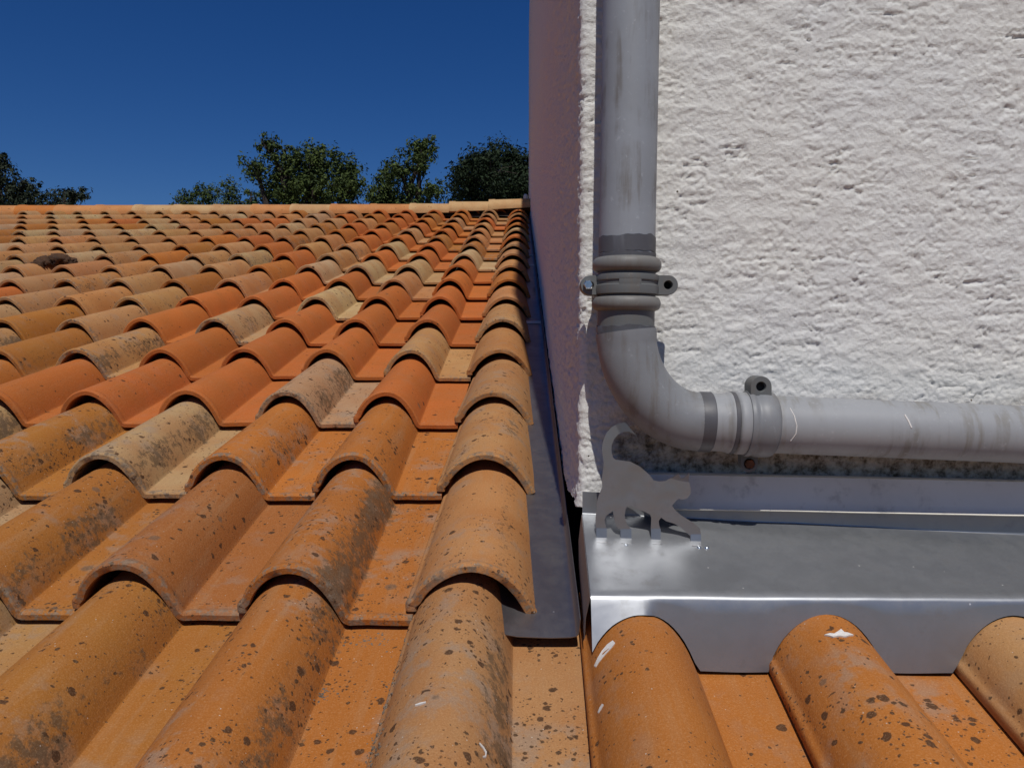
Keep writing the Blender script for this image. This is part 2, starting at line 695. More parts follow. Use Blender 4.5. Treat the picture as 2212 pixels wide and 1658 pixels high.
# house body: gable prism down to the ground
bv = []
for x in (XL + .15, XR - .1):
    bv += [(x, pe.y + .25, 0), (x, pe.y + .25, pe.z + .25 * ta - .02), (x, pr.y, pr.z - .02), (x, yb - .25, pe.z + .25 * ta - .02), (x, yb - .25, 0)]
bf = [(0, 1, 2, 3, 4), (9, 8, 7, 6, 5), (0, 5, 6, 1), (1, 6, 7, 2), (2, 7, 8, 3), (3, 8, 9, 4), (4, 9, 5, 0)]
obj('wall', fix_normals(mesh('house_wall', bv, bf, M_hwall, False)), house)
dv = []
for x in (XL, XR):
    dv += [roof_pt(x, TE, -.035), roof_pt(x, T_RIDGE, -.035), Vector((x, yb, pe.z + .02)), Vector((x, yb, pe.z - .02)), roof_pt(x, T_RIDGE, -.055), roof_pt(x, TE, -.055)]
df = [(0, 1, 7, 6), (1, 2, 8, 7), (2, 3, 9, 8), (3, 4, 10, 9), (4, 5, 11, 10), (5, 0, 6, 11), (0, 5, 4, 3, 2, 1), (6, 7, 8, 9, 10, 11)]
roof = obj('roof', fix_normals(mesh('roof_underlay', dv, df, M_deck, False)), house)

# colours of clay (linear albedo) -------------------------------------------------
TAN = (.40, .210, .082)
PALE = (.38, .245, .125)
ORANGE = (.40, .133, .021)
OCHRE = (.345, .130, .022)
RED = (.43, .115, .021)
PEACH = (.43, .195, .070)
BROWN = (.285, .100, .024)
CREAM = (.42, .285, .145)
NEAR = {  # (row, column): colour, weathering
    (-1, -6): (TAN, .8), (-1, -5): (TAN, .7), (-1, -4): (TAN, .75), (-1, -3): (OCHRE, .55), (-1, -2): (ORANGE, .85), (-1, -1): (TAN, .95), (-1, 0): (ORANGE, .30), (-1, 1): (ORANGE, .85), (-1, 2): (TAN, .35),
    (0, -1): (PEACH, .7), (0, -2): (ORANGE, .85), (0, -3): (BROWN, .55), (0, -4): (OCHRE, .7), (0, -5): (PALE, .7),
    (1, -1): (TAN, .7), (1, -2): (ORANGE, .7), (1, -3): (ORANGE, .85), (1, -4): (PALE, .8), (1, -5): (OCHRE, .95), (1, -6): (PALE, .7),
    (2, -1): (TAN, .55), (2, -2): (RED, .12), (2, -3): (PALE, .75), (2, -4): (RED, .08), (2, -5): (RED, .15), (2, -6): (RED, .12), (2, -7): (ORANGE, .4),
    (3, -1): (PEACH, .35), (3, -2): (TAN, .5), (3, -3): (RED, .1), (3, -4): (RED, .1), (3, -5): (RED, .1), (3, -6): (TAN, .75), (3, -7): (OCHRE, .3), (3, -8): (TAN, .7),
    (4, -1): (TAN, .6), (4, -2): (RED, .1), (4, -3): (RED, .1), (4, -4): (RED, .1), (4, -5): (PALE, .7), (4, -6): (RED, .1), (4, -7): (TAN, .6), (4, -8): (OCHRE, .3),
    (5, -1): (PEACH, .3), (5, -2): (RED, .1), (5, -3): (RED, .1), (5, -4): (CREAM, .4), (5, -5): (RED, .1), (5, -6): (RED, .1), (5, -7): (TAN, .5),
    (6, -1): (ORANGE, .3), (6, -2): (RED, .1), (6, -3): (PEACH, .3), (6, -4): (RED, .1), (6, -5): (RED, .1), (6, -6): (PEACH, .4),
    (7, -2): (RED, .1), (7, -3): (CREAM, .3), (8, -2): (CREAM, .2), (8, -4): (RED, .1), (9, -4): (CREAM, .2),
}


def clay(row, col):
    if (row, col) in NEAR:
        return NEAR[(row, col)]
    rd = random.Random(row * 1009 + col * 917 + 5)
    pr_red = .50 if col > -7 else (.22 if col > -11 else .05)
    if rd.random() < pr_red:
        c, s = (RED if rd.random() < .7 else ORANGE), rd.uniform(.05, .25)
    else:
        c = rd.choice([TAN, PEACH, PEACH, TAN, OCHRE, PALE, TAN, CREAM])
        s = rd.uniform(.15, .6)
    return c, s


variants = []
for i in range(5):
    V, F = tile_mesh(100 + i)
    variants.append(mesh('roof_tile', V, F, M_tile, True, 32))
verge_variants = []
for i in range(3):
    V, F = tile_mesh(200 + i, cut=.66)
    V = [(x * 1.185, y, z) for x, y, z in V]
    verge_variants.append(mesh('roof_tile_verge', V, F, M_tile, True, 32))
coarse_V, coarse_F = tile_mesh(1, coarse=True)


def project(p):
    d = p - Vector((0, 0, CAMZ))
    z = d.dot(FWD)
    if z < .05:
        return None
    return 1106 + FPX * d.dot(RGT) / z, 829 - FPX * d.dot(UPV) / z


slope_rot = Matrix.Rotation(ALPHA, 4, 'X')
stuffV, stuffF = [], []
n_tiles = 0
for row in range(-4, NROWS):
    for col in range(-41, 15):
        if row >= 0 and col >= 0:
            continue
        X = XC0 + col * W
        if X < XL or X > XR - W:
            continue
        rd = random.Random(row * 7919 + col * 104729 + 3)
        seen = False
        for uu in (.05, .3, .6, 1.0):
            for tt in (0.0, .5, 1.0):
                q = project(roof_pt(X + uu * W, (row + tt) * L, .03))
                if q and -25 < q[0] < 2240 and 0 < q[1] < 1680:
                    seen = True
        quiet = row == -1 and col >= -1
        jx = 0 if quiet else rd.gauss(0, .0014)
        jt = 0 if quiet else rd.gauss(0, .0042)
        jh = 0 if quiet else abs(rd.gauss(0, .0008))
        p = roof_pt(X + jx, row * L + jt, jh)
        yawj = 0 if quiet else rd.gauss(0, .009)
        rollj = 0 if quiet else rd.gauss(0, .007)
        mat4 = Matrix.Translation(p) @ slope_rot @ Matrix.Rotation(yawj, 4, 'Z') @ Matrix.Rotation(rollj, 4, 'Y')
        if seen:
            verge = col == -1 and row >= 0
            me = rd.choice(verge_variants if verge else variants)
            o = bpy.data.objects.new('roof_tile', me)
            o.matrix_world = Matrix.Translation(Vector((3.0, -3.0, 0))) @ mat4
            link(o, roof)
            o.matrix_local = mat4
            c, s = clay(row, col)
            j = rd.uniform(.9, 1.1)
            o.color = (c[0] * j, c[1] * j * rd.uniform(.95, 1.05), c[2] * j * rd.uniform(.9, 1.1), s)
            n_tiles += 1
        else:
            b = len(stuffV)
            for v in coarse_V:
                stuffV.append(mat4 @ Vector(v))
            for f in coarse_F:
                stuffF.append(tuple(i + b for i in f))
# the far slope beyond the ridge, all out of sight
back_rot = Matrix.Rotation(math.pi, 4, 'Z')
for row in range(0, 19):
    for col in range(-41, 14, 1):
        X = XC0 + col * W
        if X < XL or X > XR - W:
            continue
        pf = roof_pt(0, T_RIDGE - (19 - row) * L)
        y = 2 * pr.y - pf.y
        m4 = Matrix.Translation((X + W, y, pf.z)) @ back_rot @ slope_rot
        b = len(stuffV)
        for v in coarse_V:
            stuffV.append(m4 @ Vector(v))
        for f in coarse_F:
            stuffF.append(tuple(i + b for i in f))
so = link(bpy.data.objects.new('roof_tile_field', mesh('roof_tile_field', stuffV, stuffF, M_tile_far, True, 32)), roof)
so['kind'] = 'stuff'
print('tiles', n_tiles)

# ridge tiles: half-round, each lapping over the next
rl, rexp, rr = .39, .318, .082


def ridge_mesh(seed):
    rd = random.Random(seed)
    V, F = [], []
    seg = 14
    for lay in (0, 1):
        for k, (x, r) in enumerate(((0, rr + .005), (.045, rr + .0045), (.055, rr + .0005), (rl, rr - .006))):
            for i in range(seg + 1):
                a = math.pi * (-.06 + 1.12 * i / seg)
                q = r - lay * .011
                V.append((x + rd.uniform(-.0015, .0015), -q * math.cos(a) * 1.25, q * math.sin(a) * .92))
    m = seg + 1

    def ix(l, k, i):
        return l * 4 * m + k * m + i
    for k in range(3):
        for i in range(seg):
            F.append((ix(0, k, i), ix(0, k + 1, i), ix(0, k + 1, i + 1), ix(0, k, i + 1)))
            F.append((ix(1, k, i), ix(1, k, i + 1), ix(1, k + 1, i + 1), ix(1, k + 1, i)))
        F.append((ix(0, k, 0), ix(1, k, 0), ix(1, k + 1, 0), ix(0, k + 1, 0)))
        F.append((ix(0, k, seg), ix(0, k + 1, seg), ix(1, k + 1, seg), ix(1, k, seg)))
    for i in range(seg):
        F.append((ix(0, 0, i), ix(0, 0, i + 1), ix(1, 0, i + 1), ix(1, 0, i)))
        F.append((ix(0, 3, i), ix(1, 3, i), ix(1, 3, i + 1), ix(0, 3, i + 1)))
    return fix_normals(mesh('ridge_tile', V, F, M_tile, True, 40))


ridge_me = [ridge_mesh(i) for i in range(3)]
ridge_cols = [CREAM, CREAM, CREAM, PEACH, PEACH, CREAM, PEACH, PALE, CREAM, CREAM, PEACH, PEACH, ORANGE, PEACH, CREAM]
i = 0
x = -.31
while x > XL:
    o = bpy.data.objects.new('ridge_tile', ridge_me[i % 3])
    rise = max(0, 1.0 - i * .45) * .030
    link(o, roof)
    o.matrix_local = Matrix.Translation((x, RIDGE.y, RIDGE.z + .034 + rise)) @ Matrix.Rotation(-.045 if i == 0 else (-.018 if i == 1 else random.uniform(-.012, -.008)), 4, 'Y') @ Matrix.Rotation(random.uniform(-.008, .008), 4, 'Z')
    c = ridge_cols[i % len(ridge_cols)]
    o.color = (c[0] * 1.18, c[1] * 1.12, c[2] * 1.05, random.uniform(.05, .2))
    i += 1
    x -= rexp
# mortar bed under the ridge
V, F = [], []
xs = np.arange(-.02, XL, -.06)
for k, xx in enumerate(xs):
    for a in range(7):
        y = -.075 + .15 * a / 6
        V.append((xx, RIDGE.y + y, RIDGE.z + .02 + .03 * math.sin(a / 6 * math.pi) + random.uniform(-.006, .006) - abs(y) * .25))
for k in range(len(xs) - 1):
    for a in range(6):
        F.append((k * 7 + a, k * 7 + a + 1, k * 7 + a + 8, k * 7 + a + 7))
link(bpy.data.objects.new('mortar_bed', mesh('mortar_bed', V, F, M_deck, True)), roof)

# ------------------------------------------------------------------ tall house: rough white render on a masonry core
YW = 1.075                 # mean front face
XCORN = .070
SLOPE_X = -.0095           # side wall runs slightly towards the tiles
YEND = 7.6
ZTOP = CAMZ + 3.0


def xside(y):
    return XCORN + SLOPE_X * (y - YW)


tall = empty('rendered_house', (1.6, 4.0, 0))
tag(tall, 'tall house wall of rough white render rising on the right beside the tiles', 'house')
cv = []
for z in (0, ZTOP - .05):
    cv += [(XCORN + .030, YW + .030, z), (3.3, YW + .030, z), (3.3, YEND, z), (xside(YEND) + .018, YEND - .01, z)]
obj('wall_core', fix_normals(mesh('wall_core', cv, [(0, 1, 2, 3), (4, 5, 6, 7), (0, 1, 5, 4), (1, 2, 6, 5), (2, 3, 7, 6), (3, 0, 4, 7)], M_core, False)), tall)

RC = .012                  # corner radius
arc = RC * math.pi / 2
# s: negative along the side (away from the camera), positive along the front
side_len = YEND - YW - RC
s_side = [0.0]
st = .0022
while s_side[-1] < side_len:
    s_side.append(s_side[-1] + st)
    st = min(st * 1.022, .05)
s_side = -np.array(s_side[1:])[::-1]
s_front = list(np.arange(0, arc + .70, .0017))
st = .0017
while s_front[-1] < 3.2:
    s_front.append(s_front[-1] + st)
    st = min(st * 1.08, .12)
S = np.concatenate([s_side, np.array(s_front)])
q1 = np.linspace(0, 1, 460)
zq = np.concatenate([q1 * .80, .80 + np.cumsum(np.geomspace(.0019, .12, 62))])
zq = zq[zq < 3.3]
z_bot_front = at(1500, 1098, YW).z


def zbase(s):
    s = np.asarray(s)
    y = YW + RC + np.maximum(-s, 0)
    plane = Z0 + ta * y + .030
    corner_z = z_bot_front + .006
    t_ = sstep(0, .42, -s)
    sd = np.maximum(corner_z * (1 - t_) + plane * t_, plane)
    fr = np.full_like(s, z_bot_front)
    return np.where(s < 0, sd, fr) + .004 * perlin(s * 60, s * 0 + .5, 5)


zb = zbase(S)
SS, QQ = np.meshgrid(S, zq, indexing='ij')
ZB = zb[:, None]
frac = np.clip(QQ / zq[-1], 0, 1)
ZZ = ZB + (ZTOP - ZB) * frac * 1.0
# base position and normal along the corner path
th = np.clip(SS / arc, 0, 1) * math.pi / 2
px = np.where(SS < 0, XCORN + SLOPE_X * (-SS + RC), np.where(SS > arc, XCORN + RC + (SS - arc), XCORN + RC - RC * np.cos(th)))
py = np.where(SS < 0, YW + RC - SS, np.where(SS > arc, YW, YW + RC - RC * np.sin(th)))
nx = -np.cos(th)
ny = -np.sin(th)
a_, b_ = SS * 1.0, ZZ
warp = .014 * fbm(a_ * 26, b_ * 26, 41, 3)
lum = fbm(a_ * 13 + warp * 15, b_ * 22, 1, 3, .5)
mid = fbm(a_ * 34 + warp * 34, b_ * 62, 9, 5, .62)
fine = fbm(a_ * 210, b_ * 260, 23, 2, .6)
plates = sstep(-.10, .00, mid) + .8 * sstep(.16, .24, mid)     # flattened patches with torn edges
tears = sstep(.30, .46, fbm(a_ * 30 + warp * 60, b_ * 95, 77, 5, .68)) * sstep(-.15, .25, fbm(a_ * 8, b_ * 8, 55, 2))
grit = sstep(.10, .40, fbm(a_ * 95, b_ * 130, 31, 3, .6)) * sstep(-.2, .2, fbm(a_ * 14, b_ * 14, 66, 2))
hgt = .0011 * lum + .0006 * (plates - .9) + .00085 * fine + .0003 * mid - .0022 * tears - .0014 * grit
far = np.clip((-SS - .15) / 1.2, 0, 1)
hgt = hgt * np.where(SS < 0, (1 - .3 * far) * 1.5, 1.0)
# render thins out and bulges over the flashing at the foot
hgt = hgt + .004 * np.exp(-((ZZ - ZB) / .02) ** 2)
PX = px + nx * hgt
PY = py + ny * hgt
nS, nQ = SS.shape
co = np.stack([PX, PY, ZZ], -1).reshape(-1, 3)
ii = np.arange(nS - 1)[:, None] * nQ + np.arange(nQ - 1)[None, :]
ii = ii.ravel()
quads = np.stack([ii, ii + nQ, ii + nQ + 1, ii + 1], -1)
me = bpy.data.meshes.new('render_coat')
me.vertices.add(len(co))
me.vertices.foreach_set('co', co.ravel())
me.loops.add(quads.size)
me.loops.foreach_set('vertex_index', quads.ravel().astype(np.int32))
me.polygons.add(len(quads))
me.polygons.foreach_set('loop_start', np.arange(0, quads.size, 4, dtype=np.int32))
me.update(calc_edges=True)
me.shade_smooth()
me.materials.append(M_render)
obj('render_coat', me, tall)
print('wall verts', len(co))

# ------------------------------------------------------------------ zinc flashings
def sheet(name, rows, mat, thick=.0008, angle=40, dent=0.0, seed=3):
    """rows: list of equal-length lists of points"""
    n = len(rows[0])
    V = []
    for r in rows:
        for p in r:
            p = Vector(p)
            if dent:
                d = dent * float(fbm(np.array([p.x * 9]), np.array([(p.y + p.z) * 13]), seed, 3)[0])
                p = p + Vector((0, -.2, .98)) * d
            V.append(p)
    F = []
    for i in range(len(rows) - 1):
        for k in range(n - 1):
            F.append((i * n + k, i * n + k + 1, (i + 1) * n + k + 1, (i + 1) * n + k))
    return V, F


def add_sheet(name, V, F, mat, parent, thick=.0009, angle=40):
    o = obj(name, mesh(name, V, F, mat, True, angle), parent)
    md = o.modifiers.new('thickness', 'SOLIDIFY')
    md.thickness = thick
    md.offset = 0
    es = o.modifiers.new('crisp_edges', 'EDGE_SPLIT')      # cut edges of the sheet stay crisp
    es.split_angle = R(angle)
    return o


# valley tray between the verge tiles and the side wall
tray = empty('valley_flashing', roof_pt(.03, 0, .01))
tag(tray, 'dark zinc gutter strip running uphill between the tiles and the shaded side wall', 'flashing')
t_front = (y_of_depth(.962) - Y0) / ca
rows = []
ts = list(np.linspace(t_front, t_front + .5, 40)) + list(np.linspace(t_front + .55, T_RIDGE - .1, 70))
for t_ in ts:
    base = roof_pt(0, t_, 0)
    xr = min(.0625, xside(base.y) - .009)
    e = max(0, 1 - (t_ - t_front) / .06)
    wv = .0012 * math.sin(t_ * 9)
    lift = .010 if t_ < .2 else .006
    pts = [(-.062, .042), (-.052, .034), (-.040, .022), (-.026, .013), (-.012, .0105), (.010, .010 + wv), (.03, .0095 + wv), (xr - .010, .010), (xr - .003, .0115), (xr, .015), (xr + .0008, .024), (xr + .0015, .036)]
    if t_ > .05:
        pts = [(-.030, .012), (-.026, .0115), (-.022, .011), (-.018, .0105), (-.012, .0105), (.010, .010 + wv), (.03, .0095 + wv), (xr - .010, .010), (xr - .003, .0115), (xr, .015), (xr + .0008, .024), (xr + .0015, .036)]
    rows.append([roof_pt(x, t_ - (.012 * e * (x + .06) * 0 + 0), h + lift * .3 - .0015 * e) for x, h in pts])
V, F = sheet('tray', rows, M_zinc_dark)
add_sheet('tray', V, F, M_zinc_dark, tray, .001)
# lapped joints across the tray
for tj in ((at(1160, 702, 2.6).y - Y0) / ca, (at(1150, 560, 3.8).y - Y0) / ca, 3.6 * L + 2.0):
    rows = []
    for dt, hh in ((0, .0025), (.004, .0045), (.030, .0040), (.034, .001)):
        base = roof_pt(0, tj + dt, 0)
        xr = min(.0625, xside(base.y) - .009) - .003
        rows.append([roof_pt(x, tj + dt, .0115 + hh) for x in (-.02, 0, .02, xr)])
    V, F = sheet('lap', rows, M_zinc)
    add_sheet('lap_joint', V, F, M_zinc_lip, tray)

# apron flashing dressed over the tiles at the foot of the front wall
apron = empty('apron_flashing', at(1700, 1200, .98))
tag(apron, 'shiny zinc apron with scalloped front edge dressed over the right-hand tiles', 'flashing')
X0A, X1A = .074, 1.9
fold = at(1285, 1287, .921)
Yf, Zf = fold.y, fold.z
bendL = at(1258, 1108, 1.063)
bendR = at(2212, 1152, 1.063)


def bend_pt(X):
    k = (X - bendL.x) / (bendR.x - bendL.x)
    return Vector((X, bendL.y, bendL.z + (bendR.z - bendL.z) * min(k, 1.6)))


xsA = list(np.arange(X0A, .80, .006)) + list(np.arange(.80, X1A, .03))


def prof_apron(X, i_scal):
    b = bend_pt(X)
    f = Vector((X, Yf, Zf))
    dirn = (b - f).normalized()
    pts = []
    # front strip from the scalloped edge to the fold
    tt_f = (Yf - .010 - Y0) / ca
    zt = tile_top(X, tt_f)
    bot = roof_pt(X, tt_f, zt + .0050 + i_scal)
    kk = float(sstep(.150, .138, np.array(X)))
    bot.y = Yf - .0022 - (.13 + .30 * kk) * (Zf - bot.z)
    for k in range(6):
        a = k / 5
        pts.append(bot.lerp(f + Vector((0, -.0022, -.0035)), a))
    pts.append(f + Vector((0, -.0008, -.0012)))
    pts.append(f + dirn * .0012 + Vector((0, 0, .0002)))
    ln = (b - f).length
    for k in range(1, 12):
        a = k / 12
        sag = -.0022 * math.sin(a * math.pi)
        pts.append(f.lerp(b, a) + Vector((0, 0, sag)))
    pts.append(b - dirn * .0022)
    pts.append(b - dirn * .0007 + Vector((0, 0, .0002)))
    pts.append(b + Vector((0, -.0002, .0007)))
    pts.append(b + Vector((0, 0, .0022)))
    pts.append(b + Vector((0, .0002, .012)))
    pts.append(b + Vector((0, .0004, .030)))
    return pts


rows = [prof_apron(X, .002 * float(perlin(np.array([X * 14]), np.array([.3]), 8)[0])) for X in xsA]
V, F = sheet('apron', rows, M_zinc, dent=.0009)
add_sheet('sheet', V, [tuple(reversed(f)) for f in F], M_zinc, apron, .0009, 38)
# end cheek folded down on the left
ch = []
for f_, b_ in ((rows[0][0], None),):
    pass
pr0 = rows[0]
top_line = pr0[6:20]
cheek_rows = []
for p in top_line:
    k = (p.y - Yf) / (bendL.y - Yf)
    low = Vector((p.x - .007 + .003 * k, p.y + .002, p.z))
    base_t = (p.y - Y0) / ca
    low.z = max(roof_pt(0, base_t, .020).z + .012 * (1 - k), p.z - .072)
    mid_ = p.lerp(low, .5) + Vector((-.0025, 0, 0))
    cheek_rows.append([p + Vector((-.0006, 0, -.0006)), p.lerp(low, .2) + Vector((-.0015, 0, 0)), mid_, low])
V, F = sheet('cheek', cheek_rows, M_zinc_dark)
add_sheet('end_cheek', V, F, M_zinc_dark, apron, .001)

# counter flashing bedded in the render above it
cf = empty('counter_flashing', at(1800, 1065, 1.05))
tag(cf, 'matt grey zinc strip under the horizontal pipe, lip casting a dark line', 'flashing')
rows = []
for X in list(np.arange(at(1395, 1060, 1.05).x, .8, .012)) + list(np.arange(.8, 1.9, .05)):
    k = (X - .2) / .45
    def pz(y0_, y1_, d):
        return at(1500, y0_ + (y1_ - y0_) * k, d)
    a = pz(1020, 1032, YW + .004)
    b = pz(1026, 1038, YW - .021)
    m = pz(1066, 1077, YW - .0245)
    c_ = pz(1095, 1106, YW - .0290)
    e = pz(1099, 1110, YW - .0315)
    f = pz(1100, 1111, YW - .0280)
    rows.append([Vector((X, p.y, p.z)) for p in (a, b, b.lerp(m, .5), m, m.lerp(c_, .5), c_, e, f)])
V, F = sheet('counter', rows, M_zinc_lip, dent=.0006, seed=12)
add_sheet('sheet', V, F, M_zinc_lip, cf, .0009, 50)

# ------------------------------------------------------------------ grey downpipe
DP = 1.006                         # distance of the pipe axis
pipe = empty('downpipe', at(1353, 640, DP))
tag(pipe, 'grey plastic downpipe with elbow turning to run along the white wall', 'pipe')
ax = at(1353, 620, DP)


def vert(y):
    p = at(1353, y, DP)
    q = Vector((ax.x + (p.z - ax.z) * .010, ax.y, p.z))
    return q


def px_(n):
    return n / FPX * DP


# vertical pipe
top = Vector((vert(0).x + .02, ax.y, ZTOP - .1))
V, F = sweep([top, vert(0), vert(250), vert(500), vert(560)], [px_(60)] * 5, 48)
obj('vertical_pipe', mesh('vertical_pipe', V, F, M_pvc, True, 40), pipe)


def ragged_ring(path_fn, ya, yb, r, seed, seg=64, amp=4.0):
    """thin glue smear with ragged ends round the pipe"""
    rd = random.Random(seed)
    ph = [rd.uniform(0, 6.28) for _ in range(6)]
    V, F = [], []
    for lev in range(4):
        for k in range(seg):
            a = 2 * math.pi * k / seg
            jag = amp * (math.sin(3 * a + ph[0]) * .5 + math.sin(7 * a + ph[1]) * .35 + math.sin(13 * a + ph[2]) * .3)
            y = (ya, ya + .4 + jag, yb + jag * .7, yb + jag * .7 + .6)[lev] if lev else ya + jag * .5
            rad = r + (0 if lev in (0, 3) else px_(.9))
            c = path_fn(y)
            V.append(Vector((c.x + math.cos(a) * rad, c.y + math.sin(a) * rad, c.z)))
    for i in range(3):
        for k in range(seg):
            k2 = (k + 1) % seg
            F.append((i * seg + k, i * seg + k2, (i + 1) * seg + k2, (i + 1) * seg + k))
    return V, F


V, F = ragged_ring(vert, 514, 548, px_(60.3), 3)
obj('glue_band', mesh('glue_band', V, F, M_glue, True), pipe)
V, F = ragged_ring(vert, 549, 562, px_(61.2), 5, amp=2.5)
obj('glue_band', mesh('glue_band', V, F, M_glue, True), pipe)


def bead(y0, y1, r_in, r_out, n=10):
    path, rad = [], []
    for k in range(n + 1):
        a = k / n
        path.append(vert(y0 + (y1 - y0) * a))
        rad.append(r_in + (r_out - r_in) * math.sqrt(max(0, 1 - (2 * a - 1) ** 2)))
    return path, rad


for y0_, y1_, ro in ((557, 590, 74), (640, 672, 74)):
    p_, r_ = bead(y0_, y1_, px_(61), px_(ro))
    V, F = sweep(p_, r_, 48)
    obj('socket_ring', mesh('socket_ring', V, F, M_pvc_ring, True, 60), pipe)
V, F = sweep([vert(586), vert(645)], [px_(62)] * 2, 48)
obj('socket_neck', mesh('socket_neck', V, F, M_glue, True, 40), pipe)
V, F = sweep([vert(668), vert(722)], [px_(61.5)] * 2, 48)
obj('socket_neck', mesh('socket_neck', V, F, M_pvc_clamp, True, 40), pipe)
V, F = ragged_ring(vert, 703, 719, px_(62.2), 9, amp=3)
obj('glue_band', mesh('glue_band', V, F, M_glue, True), pipe)

# elbow
ep = []
hx0, hy0 = 1512, 910
for k in range(25):
    a = k / 24 * math.pi / 2
    x = 1353 + (hx0 - 1353) * (1 - math.cos(a))
    y = 716 + (hy0 - 716) * math.sin(a)
    ep.append(at(x, y, DP))
ep[0].x = vert(716).x
er = [px_(63.5)] * len(ep)
er[0] = px_(65)
er[1] = px_(65)
V, F = sweep(ep, er, 48)
obj('elbow', mesh('elbow', V, F, M_pvc_elbow, True, 40), pipe)


def hor(x):
    return at(x, hy0 + (x - hx0) * .040, DP)


V, F = sweep([hor(1505), hor(1512), hor(1532), hor(1534)], [px_(63), px_(65), px_(65), px_(63)], 48)
obj('glue_band', mesh('glue_band', V, F, M_glue, True, 40), pipe)
prof_h = [(1530, 62.5), (1560, 62.5), (1565, 63), (1568, 65.5), (1573, 66.5), (1578, 65.5), (1580, 62.5), (1584, 62.5), (1587, 66.5), (1592, 67.5), (1606, 67.5), (1609, 65)]
V, F = sweep([hor(x) for x, r in prof_h], [px_(r) for x, r in prof_h], 48)
obj('socket', mesh('socket', V, F, M_pvc_low, True, 50), pipe)
V, F = sweep([hor(1572), hor(1574), hor(1582), hor(1584)], [px_(65), px_(67.3), px_(67.0), px_(63)], 48)
obj('glue_band', mesh('glue_band', V, F, M_glue, True, 40), pipe)
V, F = sweep([hor(1600), hor(1800), hor(2000), hor(2300), hor(2212 + 1800)], [px_(62)] * 5, 48)
obj('horizontal_pipe', mesh('horizontal_pipe', V, F, M_pvc_low, True, 40), pipe)


def lug(cx, cz, y0, y1, wid, length, ang, hole_r, name, parent, mat):
    """rounded plate with a hole; ang = direction of its root in the x-z plane"""
    N = 40
    outer, inner = [], []
    r = wid / 2
    for k in range(N):
        a = 2 * math.pi * k / N
        ux, uz = math.cos(a), math.sin(a)
        # stadium: half circle on one side, straight tongue of given length towards +u
        if ux <= 0:
            o_ = (r * ux, r * uz)
        else:
            tmax = min(length / ux, r / abs(uz) if abs(uz) > 1e-6 else 1e9)
            o_ = (ux * tmax, uz * tmax)
        outer.append(o_)
        inner.append((hole_r * ux, hole_r * uz))
    ca_, sa_ = math.cos(ang), math.sin(ang)

    def rot(p):
        return cx + p[0] * ca_ - p[1] * sa_, cz + p[0] * sa_ + p[1] * ca_
    V, F = [], []
    bev = .0012
    rings = [(inner, y0 + bev, 1.0), (inner, y0, 1.12), (outer, y0, .96), (outer, y0 + bev, 1.0), (outer, y1, 1.0), (inner, y1, 1.0)]
    for ring, y, sc in rings:
        for p in ring:
            X, Z = rot((p[0] * sc, p[1] * sc))
            V.append((X, y, Z))
    nr = len(rings)
    for i in range(nr):
        for k in range(N):
            k2 = (k + 1) % N
            j = (i + 1) % nr
            F.append((i * N + k, i * N + k2, j * N + k2, j * N + k))
    o = obj(name, fix_normals(mesh(name, V, F, mat, True, 35)), None, parent.location * 0)
    o.parent = parent
    return o


def local_child(name, V, F, mat, parent, angle=35, fix=True):
    me_ = mesh(name, V, F, mat, True, angle)
    if fix:
        fix_normals(me_)
    o = bpy.data.objects.new(name, me_)
    C.objects.link(o)
    o.parent = parent
    return o


# upright clamp
cl_prof = [(594, 64), (595, 68), (603, 69.5), (607, 69), (609, 66.5), (616, 66.2), (618, 69), (628, 70), (636, 69), (638, 64)]
V, F = sweep([vert(y) for y, r in cl_prof], [px_(r) for y, r in cl_prof], 56)
clamp = obj('pipe_clamp', mesh('pipe_clamp', V, F, M_pvc_clamp, True, 40), pipe)
mv = vert(615)
# bridge on the front between the two ribs
V, F = [], []
for k in range(9):
    a = -math.pi / 2 + (k - 4) / 4 * .34
    for yy, rr_ in ((604, 68.6), (612, 69.4), (620, 68.8)):
        c0 = vert(yy)
        V.append((c0.x + math.cos(a) * px_(rr_), c0.y + math.sin(a) * px_(rr_), c0.z))
for k in range(8):
    for m_ in range(2):
        F.append((k * 3 + m_, k * 3 + m_ + 1, (k + 1) * 3 + m_ + 1, (k + 1) * 3 + m_))
local_child('bridge', V, F, M_pvc_clamp, clamp, fix=False)
for cx_, ang, hr in ((1274, 0.0, 7.5), (1440, math.pi, 9)):
    q = at(cx_, 617, DP)
    lug(q.x, q.z, ax.y - .011, ax.y + .012, px_(42), px_(40), ang, px_(hr), 'lug', clamp, M_pvc_clamp)
q = at(1440, 617, DP)
V, F = sweep([(q.x, ax.y + .008, q.z), (q.x, ax.y + .0125, q.z)], [px_(9.2)] * 2, 20)
local_child('bolt_hole', V, F, M_hole, clamp)
q = at(1270, 615, DP - .012)
V, F = sweep([(q.x, q.y - .006, q.z), (q.x, q.y - .0052, q.z), (q.x, q.y, q.z), (q.x, ax.y + .03, q.z)], [px_(8.5), px_(10), px_(10), px_(10)], 6)
local_child('bolt', V, F, M_bolt, clamp, 20)
V, F = sweep([(mv.x, mv.y + .03, mv.z), (mv.x, YW + .02, mv.z)], [.006, .006], 12)
local_child('wall_fixing', V, F, M_bolt, clamp)

